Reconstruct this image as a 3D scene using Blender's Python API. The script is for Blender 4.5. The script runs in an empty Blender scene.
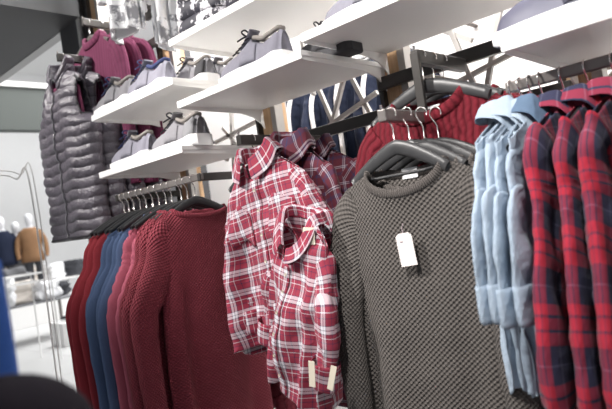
import bpy, math, random
import numpy as np
from mathutils import Matrix, Vector
PI = math.pi
SC = bpy.context.scene
C = SC.collection
rnd = random.Random(7)

# ------------------------------------------------------------------ camera
H = 1.30
YAW, PITCH, ROLL, FPX = math.radians(43.2435), math.radians(1.2932), math.radians(8.2694), 584.28
def cam_axes():
    ca, sa, cb, sb, cc, sc = math.cos(YAW), math.sin(YAW), math.cos(PITCH), math.sin(PITCH), math.cos(ROLL), math.sin(ROLL)
    F = Vector((-sa * cb, ca * cb, sb)); R = Vector((ca, sa, 0)); D = -R.cross(F)
    return cc * R + sc * D, -sc * R + cc * D, F
RT, DN, FW = cam_axes()
cd = bpy.data.cameras.new('camera'); cam = bpy.data.objects.new('camera', cd); C.objects.link(cam)
cd.sensor_width = 36; cd.lens = FPX / 612 * 36
m = Matrix((RT, -DN, -FW)).transposed().to_4x4(); m.translation = (0, 0, H)
cam.matrix_world = m
cd.clip_start = 0.05
cd.dof.use_dof = True; cd.dof.focus_distance = 1.95; cd.dof.aperture_fstop = 3.2
SC.camera = cam
def at(px, py, axis, val):
    d = RT * (px - 306) + DN * (py - 204.5) + FW * FPX
    o = Vector((0, 0, H))
    return o + d * ((val - o[axis]) / d[axis])

# ------------------------------------------------------------------ materials
def newmat(name):
    m = bpy.data.materials.new(name); m.use_nodes = True
    nt = m.node_tree
    return m, nt, nt.nodes['Principled BSDF']
class N:
    def __init__(s, nt): s.nt = nt
    def n(s, t, **k):
        x = s.nt.nodes.new(t)
        for a, b in k.items(): setattr(x, a, b)
        return x
    def l(s, a, b): s.nt.links.new(a, b)
    def math(s, op, a, b=None, c=None):
        x = s.n('ShaderNodeMath', operation=op)
        for i, v in enumerate((a, b, c)):
            if v is None: continue
            if isinstance(v, (int, float)): x.inputs[i].default_value = v
            else: s.l(v, x.inputs[i])
        return x.outputs[0]
    def mix(s, f, a, b, bt='MIX'):
        x = s.n('ShaderNodeMix', data_type='RGBA', blend_type=bt)
        for i, v in ((0, f), (6, a), (7, b)):
            if isinstance(v, (int, float)): x.inputs[i].default_value = v
            elif isinstance(v, tuple): x.inputs[i].default_value = (*v, 1)
            else: s.l(v, x.inputs[i])
        return x.outputs[2]
    def ramp(s, f, stops, interp='CONSTANT'):
        x = s.n('ShaderNodeValToRGB'); cr = x.color_ramp; cr.interpolation = interp
        while len(cr.elements) < len(stops): cr.elements.new(.5)
        for e, (p, c) in zip(cr.elements, stops):
            e.position = p; e.color = (*c, 1)
        s.l(f, x.inputs[0]); return x.outputs[0]
    def noise(s, vec, scale, detail=3, rough=.5):
        x = s.n('ShaderNodeTexNoise'); x.inputs['Scale'].default_value = scale
        x.inputs['Detail'].default_value = detail; x.inputs['Roughness'].default_value = rough
        if vec is not None: s.l(vec, x.inputs['Vector'])
        return x.outputs['Fac']
    def crease(s, vec, scale):
        n_ = s.noise(vec, scale, 3, .55)
        return s.math('SUBTRACT', 1, s.math('ABSOLUTE', s.math('MULTIPLY_ADD', n_, 4, -2)))
    def bump(s, h, strength, dist, b):
        x = s.n('ShaderNodeBump'); x.inputs['Strength'].default_value = strength; x.inputs['Distance'].default_value = dist
        s.l(h, x.inputs['Height']); s.l(x.outputs[0], b.inputs['Normal'])
def plain(name, col, rough=.5, metal=0, coat=0, noise=0, scale=40, bump=0, trans=0):
    m, nt, b = newmat(name); g = N(nt)
    b.inputs['Base Color'].default_value = (*col, 1); b.inputs['Roughness'].default_value = rough
    b.inputs['Metallic'].default_value = metal; b.inputs['Coat Weight'].default_value = coat
    tc = g.n('ShaderNodeTexCoord').outputs['Object']
    nz = g.noise(tc, scale)
    if noise:
        g.l(g.mix(nz, tuple(c * (1 - noise) for c in col), tuple(min(1, c * (1 + noise)) for c in col)), b.inputs['Base Color'])
    if bump: g.bump(nz, bump, .01, b)
    if trans: b.inputs['Transmission Weight'].default_value = trans
    return m
def uvxy(g):
    s = g.n('ShaderNodeSeparateXYZ'); t = g.n('ShaderNodeTexCoord'); g.l(t.outputs['UV'], s.inputs[0])
    return t.outputs['UV'], s.outputs[0], s.outputs[1]
def sheen(b, w=.3, col=(.8, .8, .8)):
    b.inputs['Sheen Weight'].default_value = w; b.inputs['Sheen Roughness'].default_value = .4
    b.inputs['Sheen Tint'].default_value = (*col, 1)
    b.inputs['Specular IOR Level'].default_value = .25
def knit(name, col, kind='waffle', cu=.011, cv=.011, depth=.004, strength=1.0, col2=None):
    m, nt, b = newmat(name); g = N(nt); uv, u, v = uvxy(g)
    b.inputs['Roughness'].default_value = .85; sheen(b, .12, tuple(min(1, c * 2 + .2) for c in col))
    if kind == 'waffle':
        a = g.math('SINE', g.math('MULTIPLY', u, PI / cu)); c = g.math('SINE', g.math('MULTIPLY', v, PI / cv))
        h = g.math('MULTIPLY_ADD', g.math('MULTIPLY', a, c), .5, .5)
    elif kind == 'rib':
        h = g.math('ABSOLUTE', g.math('SINE', g.math('MULTIPLY', u, PI / cu)))
    elif kind == 'cable':
        tw = g.math('MULTIPLY', g.math('SINE', g.math('MULTIPLY', v, PI / .03)), .0018)
        a = g.math('ABSOLUTE', g.math('SINE', g.math('MULTIPLY', g.math('ADD', u, tw), PI / cu)))
        c = g.math('ABSOLUTE', g.math('SINE', g.math('MULTIPLY', g.math('ADD', v, g.math('MULTIPLY', u, .6)), PI / cv)))
        h = g.math('MULTIPLY_ADD', a, .85, g.math('MULTIPLY', c, .15))
    else:
        a = g.math('ABSOLUTE', g.math('SINE', g.math('MULTIPLY', u, PI / .003)))
        h = g.math('MULTIPLY', a, g.math('MULTIPLY_ADD', g.noise(uv, 220, 2), .8, .4))
    nz = g.noise(uv, 500 if kind != 'plain' else 260, 2)
    big = g.noise(uv, 9, 3)
    c1 = tuple(c * .72 for c in col); c2 = col2 or tuple(min(1, c * 1.3) for c in col)
    f = g.math('MULTIPLY_ADD', h, .6, g.math('MULTIPLY', nz, .4))
    cc = g.mix(f, c1, c2)  # stitch hollows mixed darker: recess shade put into the colour
    g.l(g.mix(g.math('MULTIPLY', big, .25), cc, tuple(c * .8 for c in col)), b.inputs['Base Color'])
    g.bump(g.math('ADD', h, g.math('MULTIPLY', nz, .25)), strength, depth, b)
    return m
def plaid(name, per, warp, weft, rough=.8, blend=.5):
    m, nt, b = newmat(name); g = N(nt); uv, u, v = uvxy(g)
    b.inputs['Roughness'].default_value = rough; sheen(b, .1)
    nzv = g.math('MULTIPLY', g.noise(uv, 6, 1), .012)
    fu = g.math('FRACT', g.math('MULTIPLY', g.math('ADD', u, nzv), 1 / per)); fv = g.math('FRACT', g.math('MULTIPLY', g.math('ADD', v, nzv), 1 / per))
    c = g.mix(blend, g.ramp(fu, warp), g.ramp(fv, weft))
    nz = g.noise(uv, 700, 2)
    g.l(g.mix(g.math('MULTIPLY', nz, .25), c, (.12, .1, .12)), b.inputs['Base Color'])
    g.bump(g.math('MULTIPLY_ADD', nz, .08, g.crease(uv, 8)), .6, .008, b)
    return m
def marbled(name, a, c, scale=18):
    m, nt, b = newmat(name); g = N(nt); t = g.n('ShaderNodeTexCoord').outputs['Object']
    nz = g.noise(t, scale, 6, .65)
    g.l(g.ramp(nz, [(0, a), (.50 if a[0] < .1 else .46, a), (.55, c), (1, c)], 'LINEAR'), b.inputs['Base Color'])
    b.inputs['Roughness'].default_value = .6
    return m

RED, WHT, NVY = (.34, .030, .062), (.83, .80, .85), (.028, .022, .075)
DRD, OFW = (.105, .008, .020), (.50, .44, .48)  # maroon and dulled white, darkened for the shade behind the front shirts
M = {}
M['plaid'] = plaid('red white plaid cotton', .067,
    [(0, RED), (.20, NVY), (.235, RED), (.44, WHT), (.475, RED), (.66, NVY), (.70, WHT), (.79, NVY), (.82, WHT), (.90, NVY), (.93, RED)],
    [(0, RED), (.20, NVY), (.235, RED), (.40, WHT), (.44, RED), (.58, NVY), (.62, WHT), (.75, NVY), (.78, WHT), (.92, NVY), (.95, RED)], blend=.52)
M['plaid_shaded'] = plaid('shade-darkened maroon plaid cotton', .062,
    [(0, DRD), (.42, NVY), (.5, DRD), (.70, NVY), (.74, OFW), (.80, NVY), (.84, OFW), (.88, NVY), (.92, DRD)],
    [(0, DRD), (.30, NVY), (.5, DRD), (.72, OFW), (.77, NVY), (.82, OFW), (.87, DRD)])
FR, FN = (.46, .016, .040), (.020, .024, .060)
M['flannel'] = plaid('red navy buffalo flannel', .135,
    [(0, FR), (.14, FN), (.17, FR), (.30, FN), (.33, FR), (.47, FN), (.66, (.10, .11, .17)), (.68, FN), (.84, (.10, .11, .17)), (.86, FN), (.97, FR)],
    [(0, FR), (.12, FN), (.16, FR), (.30, FN), (.34, FR), (.48, FN), (.70, (.12, .12, .2)), (.72, FN), (.96, FR)], rough=.95)
M['grey_knit'] = knit('charcoal waffle knit', (.100, .089, .083), 'waffle', .0075, .0065, .006, 1.0, (.145, .130, .120))
M['grey_rib'] = knit('charcoal rib knit', (.10, .088, .082), 'rib', .006, .01, .003)
M['burg'] = knit('burgundy waffle knit', (.17, .022, .034), 'waffle', .0075, .0065, .005, 1.0, (.33, .06, .085))
M['burg_rib'] = knit('burgundy rib knit', (.20, .03, .045), 'rib', .006, .01, .003)
M['cable'] = knit('wine cable knit', (.105, .006, .013), 'cable', .021, .022, .006, 1.0, (.17, .010, .021))
M['cable_bright'] = knit('bright red cable knit', (.34, .010, .022), 'cable', .026, .014, .006, 1.0)
M['red_fine'] = knit('red fine knit', (.30, .032, .044), 'plain', depth=.0015, strength=.5)
M['blue_fine'] = knit('heather blue fine knit', (.064, .105, .215), 'plain', depth=.0015, strength=.5, col2=(.135, .195, .34))
M['mauve'] = knit('dusty pink fine knit', (.44, .11, .16), 'plain', depth=.0015, strength=.5)
M['purple'] = knit('magenta purple fine knit', (.145, .030, .072), 'rib', .02, .01, depth=.002, strength=.5)
M['navy'] = knit('navy tracksuit cloth', (.012, .018, .042), 'plain', depth=.001, strength=.4)
M['fgblue'] = knit('royal blue wool', (.012, .050, .20), 'plain', depth=.001, strength=.4)
M['dark_navy'] = plain('dark aubergine wool', (.007, .005, .008), .95, noise=.3, scale=30, bump=.3)
M['dark_navy'].node_tree.nodes['Principled BSDF'].inputs['Specular IOR Level'].default_value = .1
def denim(name, c):
    m, nt, b = newmat(name); g = N(nt); uv, u, v = uvxy(g)
    b.inputs['Roughness'].default_value = .8; sheen(b, .15)
    a = g.noise(uv, 12, 5, .6); f = g.noise(uv, 500, 2)
    k = g.math('MULTIPLY_ADD', a, .7, g.math('MULTIPLY', f, .3))
    g.l(g.ramp(k, [(.25, tuple(x * .72 for x in c)), (.6, c), (.85, tuple(min(.9, x * 1.25) for x in c))], 'LINEAR'), b.inputs['Base Color'])
    g.bump(g.math('MULTIPLY_ADD', f, .12, g.crease(uv, 11)), .75, .008, b); return m
M['denim'] = denim('bleached denim', (.38, .465, .565))
M['denim_dark'] = denim('mid blue denim', (.11, .17, .26))
M['stitch'] = plain('cream thread', (.75, .72, .64), .8)
def nylon():
    m, nt, b = newmat('quilted grey nylon'); g = N(nt); t = g.n('ShaderNodeTexCoord').outputs['Object']
    nz = g.noise(t, 60, 4, .6)
    g.l(g.mix(nz, (.075, .066, .082), (.135, .12, .145)), b.inputs['Base Color'])
    b.inputs['Roughness'].default_value = .36; b.inputs['Specular IOR Level'].default_value = .7
    g.bump(nz, .55, .012, b); return m
M['nylon'] = nylon()
M['lining'] = plain('black nylon lining', (.03, .026, .034), .55, noise=.2)
M['zip'] = plain('zip metal', (.35, .34, .36), .35, metal=.8)
M['black_plastic'] = plain('matt black plastic', (.030, .031, .033), .42, noise=.15, scale=60)
M['hanger_grey'] = plain('charcoal stained wood', (.040, .040, .042), .38, noise=.3, scale=25, bump=.08)
M['chrome'] = plain('brushed steel', (.78, .74, .72), .22, metal=1)
M['rail'] = plain('dark bronze steel', (.050, .046, .043), .34, metal=.3, noise=.12)
M['rail_light'] = plain('worn satin steel', (.23, .21, .20), .36, metal=.6, noise=.12)
M['white_metal'] = plain('white powder coat', (.80, .79, .775), .45, noise=.02, scale=4)
M['post_metal'] = plain('grey steel upright', (.36, .34, .32), .4, metal=.3, noise=.05)
M['slat'] = plain('pale grey painted slat', (.42, .40, .385), .55, noise=.05)
def wood():
    m, nt, b = newmat('light oak'); g = N(nt); tc = g.n('ShaderNodeTexCoord').outputs['Object']
    mp = g.n('ShaderNodeMapping'); mp.inputs['Scale'].default_value = (30, 30, 1.6); g.l(tc, mp.inputs[0])
    nz = g.noise(mp.outputs[0], 2.5, 5, .6)
    g.l(g.ramp(nz, [(.3, (.42, .25, .13)), (.7, (.66, .45, .27))], 'LINEAR'), b.inputs['Base Color'])
    b.inputs['Roughness'].default_value = .5; return m
M['wood'] = wood()
M['wall'] = plain('white plaster', (.86, .86, .86), .8, noise=.02, scale=3)
M['soffit'] = plain('dark grey board', (.05, .051, .055), .6, noise=.08, scale=3)
M['soffit_edge'] = plain('light grey edge trim', (.42, .42, .42), .5)
M['pillar'] = plain('charcoal pillar', (.060, .061, .065), .5, noise=.08, scale=3)
M['band'] = plain('grey green fascia', (.055, .063, .057), .6, noise=.05, scale=.6)
def floor_mat():
    m, nt, b = newmat('pale stone tiles'); g = N(nt); t = g.n('ShaderNodeTexCoord').outputs['Object']
    br = g.n('ShaderNodeTexBrick'); br.offset = .5
    for k, v in (('Color1', (.56, .56, .555, 1)), ('Color2', (.47, .47, .465, 1)), ('Mortar', (.36, .36, .36, 1))): br.inputs[k].default_value = v
    br.inputs['Scale'].default_value = .5; br.inputs['Mortar Size'].default_value = .006; br.inputs['Brick Width'].default_value = 1.6; br.inputs['Row Height'].default_value = .8
    g.l(t, br.inputs['Vector']); nz = g.noise(t, 5, 4)
    g.l(g.mix(g.math('MULTIPLY', nz, .3), br.outputs['Color'], (.60, .60, .59)), b.inputs['Base Color'])
    b.inputs['Roughness'].default_value = .35; return m
M['floor'] = floor_mat()
M['tag'] = plain('ivory card', (.80, .73, .71), .7)
M['tan_tag'] = plain('cream card', (.66, .60, .49), .7)
M['ink'] = plain('grey print', (.30, .24, .26), .8)
M['white_cloth'] = plain('white cotton', (.82, .82, .83), .85, noise=.05, bump=.3, scale=20)
M['shoe_lilac'] = plain('lilac grey suede', (.20, .195, .235), .85, noise=.12, scale=70, bump=.15)
M['shoe_grey'] = plain('warm grey suede', (.19, .185, .20), .85, noise=.12, scale=70, bump=.15)
M['shoe_tan'] = plain('taupe leather', (.20, .18, .165), .6, noise=.1)
M['shoe_navy'] = plain('dusk blue leather', (.10, .10, .145), .5, noise=.2, scale=30, bump=.1)
M['shoe_dark'] = plain('black canvas', (.035, .034, .038), .8, noise=.15)
M['sole'] = plain('white rubber', (.82, .82, .82), .5, noise=.03)
M['lace_navy'] = plain('navy lace', (.02, .03, .10), .8)
M['lace_black'] = plain('black lace', (.015, .015, .02), .8)
M['marble'] = marbled('black and white marbled print', (.03, .028, .04), (.74, .72, .76), 14)
M['marble2'] = marbled('white and grey marbled print', (.22, .22, .24), (.84, .84, .85), 16)
M['brown'] = plain('tan suede', (.23, .12, .055), .8, noise=.15, scale=12)
M['mann'] = plain('white mannequin resin', (.72, .72, .74), .4)
M['beige'] = plain('beige cloth', (.56, .51, .46), .85, noise=.15, scale=12)
M['midgrey'] = plain('grey cloth', (.20, .20, .21), .85, noise=.2, scale=12)
M['dark'] = plain('dark grey cloth', (.045, .047, .055), .85, noise=.2, scale=12)
M['green_light'] = plain('green sign', (.35, .75, .35), .5)

# ------------------------------------------------------------------ mesh helpers
class MB:
    def __init__(s): s.v = []; s.f = []; s.uv = []
    def grid(s, P, UV=None, wrap=False, mask=None, cap0=False, cap1=False):
        P = np.asarray(P, float); nv, nu = P.shape[:2]; b = len(s.v)
        s.v += [tuple(x) for x in P.reshape(-1, 3)]
        if UV is None:
            UV = np.zeros((nv, nu + 1, 2))
        def idx(j, i): return b + j * nu + (i % nu)
        n = nu if wrap else nu - 1
        for j in range(nv - 1):
            for i in range(n):
                if mask is not None and mask[j][i]: continue
                s.f.append((idx(j, i), idx(j, i + 1), idx(j + 1, i + 1), idx(j + 1, i)))
                i2 = i + 1 if UV.shape[1] > i + 1 else 0
                s.uv += [tuple(UV[j, i]), tuple(UV[j, i2]), tuple(UV[j + 1, i2]), tuple(UV[j + 1, i])]
        for do, j in ((cap0, 0), (cap1, nv - 1)):
            if do:
                ring = [idx(j, i) for i in range(nu)]
                if j: ring = ring[::-1]
                s.f.append(tuple(ring)); s.uv += [(0, 0)] * nu
        return s
    def box(s, x0, x1, y0, y1, z0, z1):
        b = len(s.v)
        s.v += [(x, y, z) for z in (z0, z1) for y in (y0, y1) for x in (x0, x1)]
        for f in ((0, 2, 3, 1), (4, 5, 7, 6), (0, 1, 5, 4), (2, 6, 7, 3), (0, 4, 6, 2), (1, 3, 7, 5)):
            s.f.append(tuple(b + i for i in f)); s.uv += [(0, 0)] * 4
        return s
    def tube(s, pts, r, n=10, r2=None, up=(0, 0, 1), smooth=True, samples=None):
        pts = spline(pts, samples) if samples else [Vector(p) for p in pts]
        if isinstance(r, (list, tuple)): r = list(interp(r, len(pts)))
        if isinstance(r2, (list, tuple)): r2 = list(interp(r2, len(pts)))
        P = sweep(pts, [r] * len(pts) if not isinstance(r, list) else r, r2, n, up)
        s.grid(P, wrap=True, cap0=True, cap1=True); return s
    def prism(s, poly, axis, a, b2):
        # poly: 2D points in the plane perpendicular to axis
        b = len(s.v); n = len(poly)
        for q in (a, b2):
            for (p0, p1) in poly:
                s.v.append({0: (q, p0, p1), 1: (p0, q, p1), 2: (p0, p1, q)}[axis])
        fs = [tuple(range(b, b + n)), tuple(range(b + 2 * n - 1, b + n - 1, -1))]
        fs += [(b + i, b + (i + 1) % n, b + n + (i + 1) % n, b + n + i) for i in range(n)]
        for f in fs: s.f.append(f); s.uv += [(0, 0)] * len(f)
        return s
    def build(s, name, mat, parent=None, loc=None, smooth=True, bevel=0, solid=0, sub=0):
        me = bpy.data.meshes.new(name)
        me.from_pydata(s.v, [], s.f)
        ul = me.uv_layers.new(name='UVMap'); ul.data.foreach_set('uv', [c for p in s.uv for c in p])
        if smooth: me.polygons.foreach_set('use_smooth', [True] * len(me.polygons))
        me.materials.append(mat); me.update()
        o = bpy.data.objects.new(name, me); C.objects.link(o)
        if parent: o.parent = parent
        if loc: o.location = loc
        if bevel:
            b = o.modifiers.new('bevel', 'BEVEL'); b.width = bevel; b.segments = 2; b.limit_method = 'ANGLE'
        if solid:
            b = o.modifiers.new('solid', 'SOLIDIFY'); b.thickness = solid; b.offset = 0
        if sub:
            b = o.modifiers.new('sub', 'SUBSURF'); b.levels = sub; b.render_levels = sub
        return o
def spline(pts, n):
    P = [Vector(p) for p in pts]; P = [P[0] * 2 - P[1]] + P + [P[-1] * 2 - P[-2]]; out = []
    segs = len(P) - 3
    for k in range(n):
        t = k / (n - 1) * segs; i = min(int(t), segs - 1); t -= i
        a, b, c, d = P[i:i + 4]
        out.append(.5 * (2 * b + (c - a) * t + (2 * a - 5 * b + 4 * c - d) * t * t + (3 * b - a - 3 * c + d) * t ** 3))
    return out
def interp(vals, n):
    x = np.linspace(0, 1, len(vals)); return np.interp(np.linspace(0, 1, n), x, vals)
def sweep(pts, ra, rb=None, n=12, up=(0, 0, 1)):
    rb = rb if rb is not None else ra
    if isinstance(rb, (int, float)): rb = [rb] * len(pts)
    out = []; U = Vector(up)
    for i, p in enumerate(pts):
        t = (pts[min(i + 1, len(pts) - 1)] - pts[max(i - 1, 0)]).normalized()
        a = t.cross(U)
        if a.length < 1e-3: a = t.cross(Vector((1, 0, 0)))
        a.normalize(); b = a.cross(t).normalized()
        out.append([p + a * ra[i] * math.cos(2 * PI * k / n) + b * rb[i] * math.sin(2 * PI * k / n) for k in range(n)])
    return np.array([[tuple(q) for q in r] for r in out])
def wr(P, seed, k=14, n=5):
    r = np.random.RandomState(seed); s = np.zeros(P.shape[:-1])
    for i in range(n):
        d = r.randn(3); d /= np.linalg.norm(d); kk = k * (1 + .8 * i / n) * r.uniform(.7, 1.3)
        w = r.randn(3) * 3
        ph = r.uniform(0, 6.28) + 1.3 * np.sin(P @ w * 2 + r.uniform(0, 6))
        s += (1 - 2 * np.abs(np.sin(P @ d * kk + ph))) * .5 / n * 2
    return s
def tag(o, label=None, cat=None, group=None, kind=None):
    if label: o['label'] = label
    if cat: o['category'] = cat
    if group: o['group'] = group
    if kind: o['kind'] = kind
    return o
def empty(name, loc=(0, 0, 0), rz=0, label=None, cat=None, group=None):
    o = bpy.data.objects.new(name, None); C.objects.link(o); o.empty_display_size = .1
    o.location = loc; o.rotation_euler = (0, 0, rz)
    return tag(o, label, cat, group)
def copy_tree(o, parent=None):
    c = o.copy(); C.objects.link(c)
    if parent: c.parent = parent
    for ch in list(o.children): copy_tree(ch, c)
    return c

# ------------------------------------------------------------------ garments
def ztop(x, nw, nf, w0, drop):
    ax = np.abs(x)
    return np.where(ax < nw, -nf * np.sqrt(np.clip(1 - (ax / nw) ** 2, 0, 1)), -drop * ((ax - nw) / (w0 - nw)) ** 1.15)
def body_grid(w0, w1, L, dep, nw, nf, nb, drop, folds=5, famp=.012, seed=0, nu=132, nv=70, wf=None, quilt=0, wamp=.004, hemw=0, twist=0, sag=0):
    """rings from the shoulder line down to the hem; front is -Y, x is the width"""
    r = np.random.RandomState(seed)
    th = np.linspace(0, 2 * PI, nu, endpoint=False)
    c, s = np.cos(th), np.sin(th)
    cx = np.sign(c) * np.abs(c) ** .85; sy = -np.sign(s) * np.abs(s) ** .75
    T = np.linspace(0, 1, nv) ** 1.15
    front = s > 0
    zt = np.where(front, ztop(cx * w0, nw, nf, w0, drop), ztop(cx * w0, nw, nb, w0, drop))
    nkd = np.where(np.abs(cx * w0) < nw, np.sqrt(np.clip(1 - (cx * w0 / nw) ** 2, 0, 1)), 0)
    P = np.zeros((nv, nu, 3)); UV = np.zeros((nv, nu + 1, 2))
    ph = r.uniform(0, 6.28, 4)
    arc = th * (w0 + w1) * 2 / (2 * PI)
    for j, t in enumerate(T):
        w = (wf(t) if wf else w0 + (w1 - w0) * min(1, t / .6))
        z = zt * (1 - t) - (L + hemw * np.sin(th * 2 + ph[3])) * t
        dd = dep * (1 - math.exp(-t * L / .09)) + .010 + .035 * nkd * math.exp(-t * L / .05)
        fold = np.zeros(nu)
        for k in range(3):
            fold += np.sin(th * (folds + k * 2) + ph[k] + 1.2 * math.sin(t * 2.2 + k)) / (1 + k * .6)
        fa = famp * (min(1, t * 1.6) ** 1.2)
        x = w * cx * (1 + 0) + fa * .6 * np.cos(th * folds + ph[0]) * (np.abs(s))
        y = dd * sy * (1 + .1 * math.sin(t * 3 + ph[1])) + fa * fold * np.sign(sy) * np.abs(s) ** .3 - sag * np.sin(t * PI)
        if quilt:
            q = np.abs(np.sin(PI * (z + .004 * np.sin(x * 40)) / quilt)) ** .45
            y = y + sy * .016 * q * min(1, t * 8); x = x + cx * .010 * q * min(1, t * 8)
        P[j, :, 0] = x; P[j, :, 1] = y; P[j, :, 2] = z
        UV[j, :nu, 0] = arc; UV[j, nu, 0] = 2 * PI * (w0 + w1) * 2 / (2 * PI)
        UV[j, :nu, 1] = z; UV[j, nu, 1] = z[0]
    if wamp:
        d = wr(P, seed + 11, 16) * wamp + wr(P * np.array([1, 1, .6]), seed + 17, 34) * wamp * .4
        P[:, :, 1] += d * np.sign(sy)[None, :] * np.minimum(1, T * 6)[:, None]
    mid = P[nv // 2]; arc = np.r_[0, np.cumsum(np.linalg.norm(np.diff(np.vstack([mid, mid[:1]])[:, :2], axis=0), axis=1))]
    UV[:, :, 0] = arc[None]
    if twist:
        for j, t in enumerate(T):
            a = twist * t; x, y = P[j, :, 0].copy(), P[j, :, 1].copy()
            P[j, :, 0] = x * math.cos(a) - y * math.sin(a); P[j, :, 1] = x * math.sin(a) + y * math.cos(a)
    return P, UV, th
def sleeve_grid(path, ra, rb, seed=0, nu=28, nv=56, wamp=.006, creep=0, up=(0, 1, 0), u0=0):
    pts = spline(path, nv); A = interp(ra, nv); B = interp(rb, nv)
    P = sweep(pts, list(A), list(B), nu, up)
    ctr = np.array([tuple(p) for p in pts])[:, None, :]
    d = P - ctr; ln = np.linalg.norm(d, axis=2, keepdims=True) + 1e-6
    w = wr(P * np.array([1, 1, .4]), seed, 20) * wamp + wr(P * np.array([1, 1, .8]), seed + 9, 42) * wamp * .35
    if creep:  # stacked creases across the sleeve
        L = np.cumsum(np.r_[0, np.linalg.norm(np.diff(ctr[:, 0], axis=0), axis=1)])
        w = w + creep * np.sin(L[:, None] * 150 + 2 * np.sin(np.arange(nu)[None, :] * 2 * PI / nu + L[:, None] * 20))
    env = np.clip(np.arange(nv) / 8, 0, 1)[:, None, None]
    P = P + d / ln * w[:, :, None] * env
    L = np.cumsum(np.r_[0, np.linalg.norm(np.diff(ctr[:, 0], axis=0), axis=1)])
    per = PI * (max(ra) + max(rb))
    UV = np.zeros((nv, nu + 1, 2)); UV[:, :, 0] = u0 + np.linspace(0, per, nu + 1)[None]; UV[:, :, 1] = -L[:, None]
    return P, UV
def loop_tube(mb, pts, ra, rb, n=8):
    """closed swept band through pts"""
    P = [Vector(p) for p in pts]; m = len(P); out = []
    for i, p in enumerate(P):
        t = (P[(i + 1) % m] - P[i - 1]).normalized()
        b = Vector((0, 0, 1)); a = t.cross(b)
        if a.length < 1e-3: a = Vector((0, 1, 0))
        a.normalize(); b = a.cross(t)
        out.append([p + a * ra * math.cos(2 * PI * k / n) + b * rb * math.sin(2 * PI * k / n) for k in range(n)])
    out.append(out[0])
    G = np.array([[tuple(q) for q in r] for r in out])
    L = np.cumsum([0] + [(P[(i + 1) % m] - P[i]).length for i in range(m)])
    UV = np.zeros((m + 1, n + 1, 2)); UV[:, :, 0] = L[:, None]; UV[:, :, 1] = np.linspace(0, .04, n + 1)[None]
    mb.grid(G, UV, wrap=True)
def neck_loop(nw, nf, nb, w0, drop, n=22, dz=0, k=1.0):
    f = [(x * nw * k, -.010 - .035 * math.sqrt(max(0, 1 - x * x)), -nf * math.sqrt(max(0, 1 - x * x)) + dz) for x in np.cos(np.linspace(0, PI, n))]
    b = [(x * nw * k, .010 + .035 * math.sqrt(max(0, 1 - x * x)), -nb * math.sqrt(max(0, 1 - x * x)) + dz) for x in -np.cos(np.linspace(0, PI, n))]
    return f + b[1:-1]
def sweater(label, cat, mat, rib, w0=.215, w1=.235, L=.66, dep=.032, nw=.10, nf=.055, nb=.015, drop=.06, folds=4, famp=.010,
            seed=0, group=None, sl=.56, sw=.060, sd=.030, sleeves=(-1, 1), wamp=.004, creep=.0006, inset=None, flare=.04, name='sweater', hem=True, nu=132, nv=70, swing=0, neckr=(.005, .011), sleeve_mat=None):
    t = empty(name, label=label, cat=cat, group=group)
    P, UV, th = body_grid(w0, w1, L - .045, dep, nw, nf, nb, drop, folds, famp, seed, nu, nv, wamp=wamp)
    MB().grid(P, UV, wrap=True).build('body', mat, t, solid=.003)
    b = MB(); loop_tube(b, neck_loop(nw, nf, nb, w0, drop), *neckr); b.build('collar', rib, t)
    if hem:
        last = P[-1]; hb = []
        for k, (dz, sc) in enumerate(((.004, 1.01), (0, 1.0), (-.015, .975), (-.032, .965), (-.045, .965), (-.045, .94))):
            q = last.copy(); q[:, 0] *= sc; q[:, 1] *= sc; q[:, 2] += dz; hb.append(q)
        U = np.zeros((len(hb), UV.shape[1], 2)); U[:, :, 0] = UV[0, :, 0][None]; U[:, :, 1] = (np.arange(len(hb)) * .01)[:, None]
        MB().grid(np.array(hb), U, wrap=True).build('hem', rib, t, solid=.003)
    for s in sleeves:
        y0 = -.006 + swing * s
        path = [(s * (w0 - .075), 0, -drop * .6 - .055), (s * (w0 - .032), 0, -drop - .070), (s * (w0 - .002), y0, -drop - .15), (s * (w0 + .6 * flare), y0 - .012, -.30),
                (s * (w0 + flare), y0 - .02, -.42), (s * (w0 + flare - .004), y0 - .025, -sl)]
        G, V = sleeve_grid(path, [sw * 1.1, sw * 1.1, sw, sw * .9, sw * .8, sw * .62], [sd * .85, sd, sd, sd * .95, sd * .9, sd * .8], seed + 31 + s, creep=creep, wamp=wamp * 1.4)
        so = MB().grid(G, V, wrap=True).build('sleeve', sleeve_mat or mat, t, solid=.003)
        e = path[-1]
        G, V = sleeve_grid([e, (e[0], e[1] - .002, e[2] - .03), (e[0] - s * .002, e[1] - .004, e[2] - .065)], [sw * .62, sw * .5, sw * .5], [sd * .8, sd * .66, sd * .66], seed, nv=8, wamp=.0005)
        MB().grid(G, V, wrap=True).build('cuff', rib, so, solid=.003)
    return t
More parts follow.
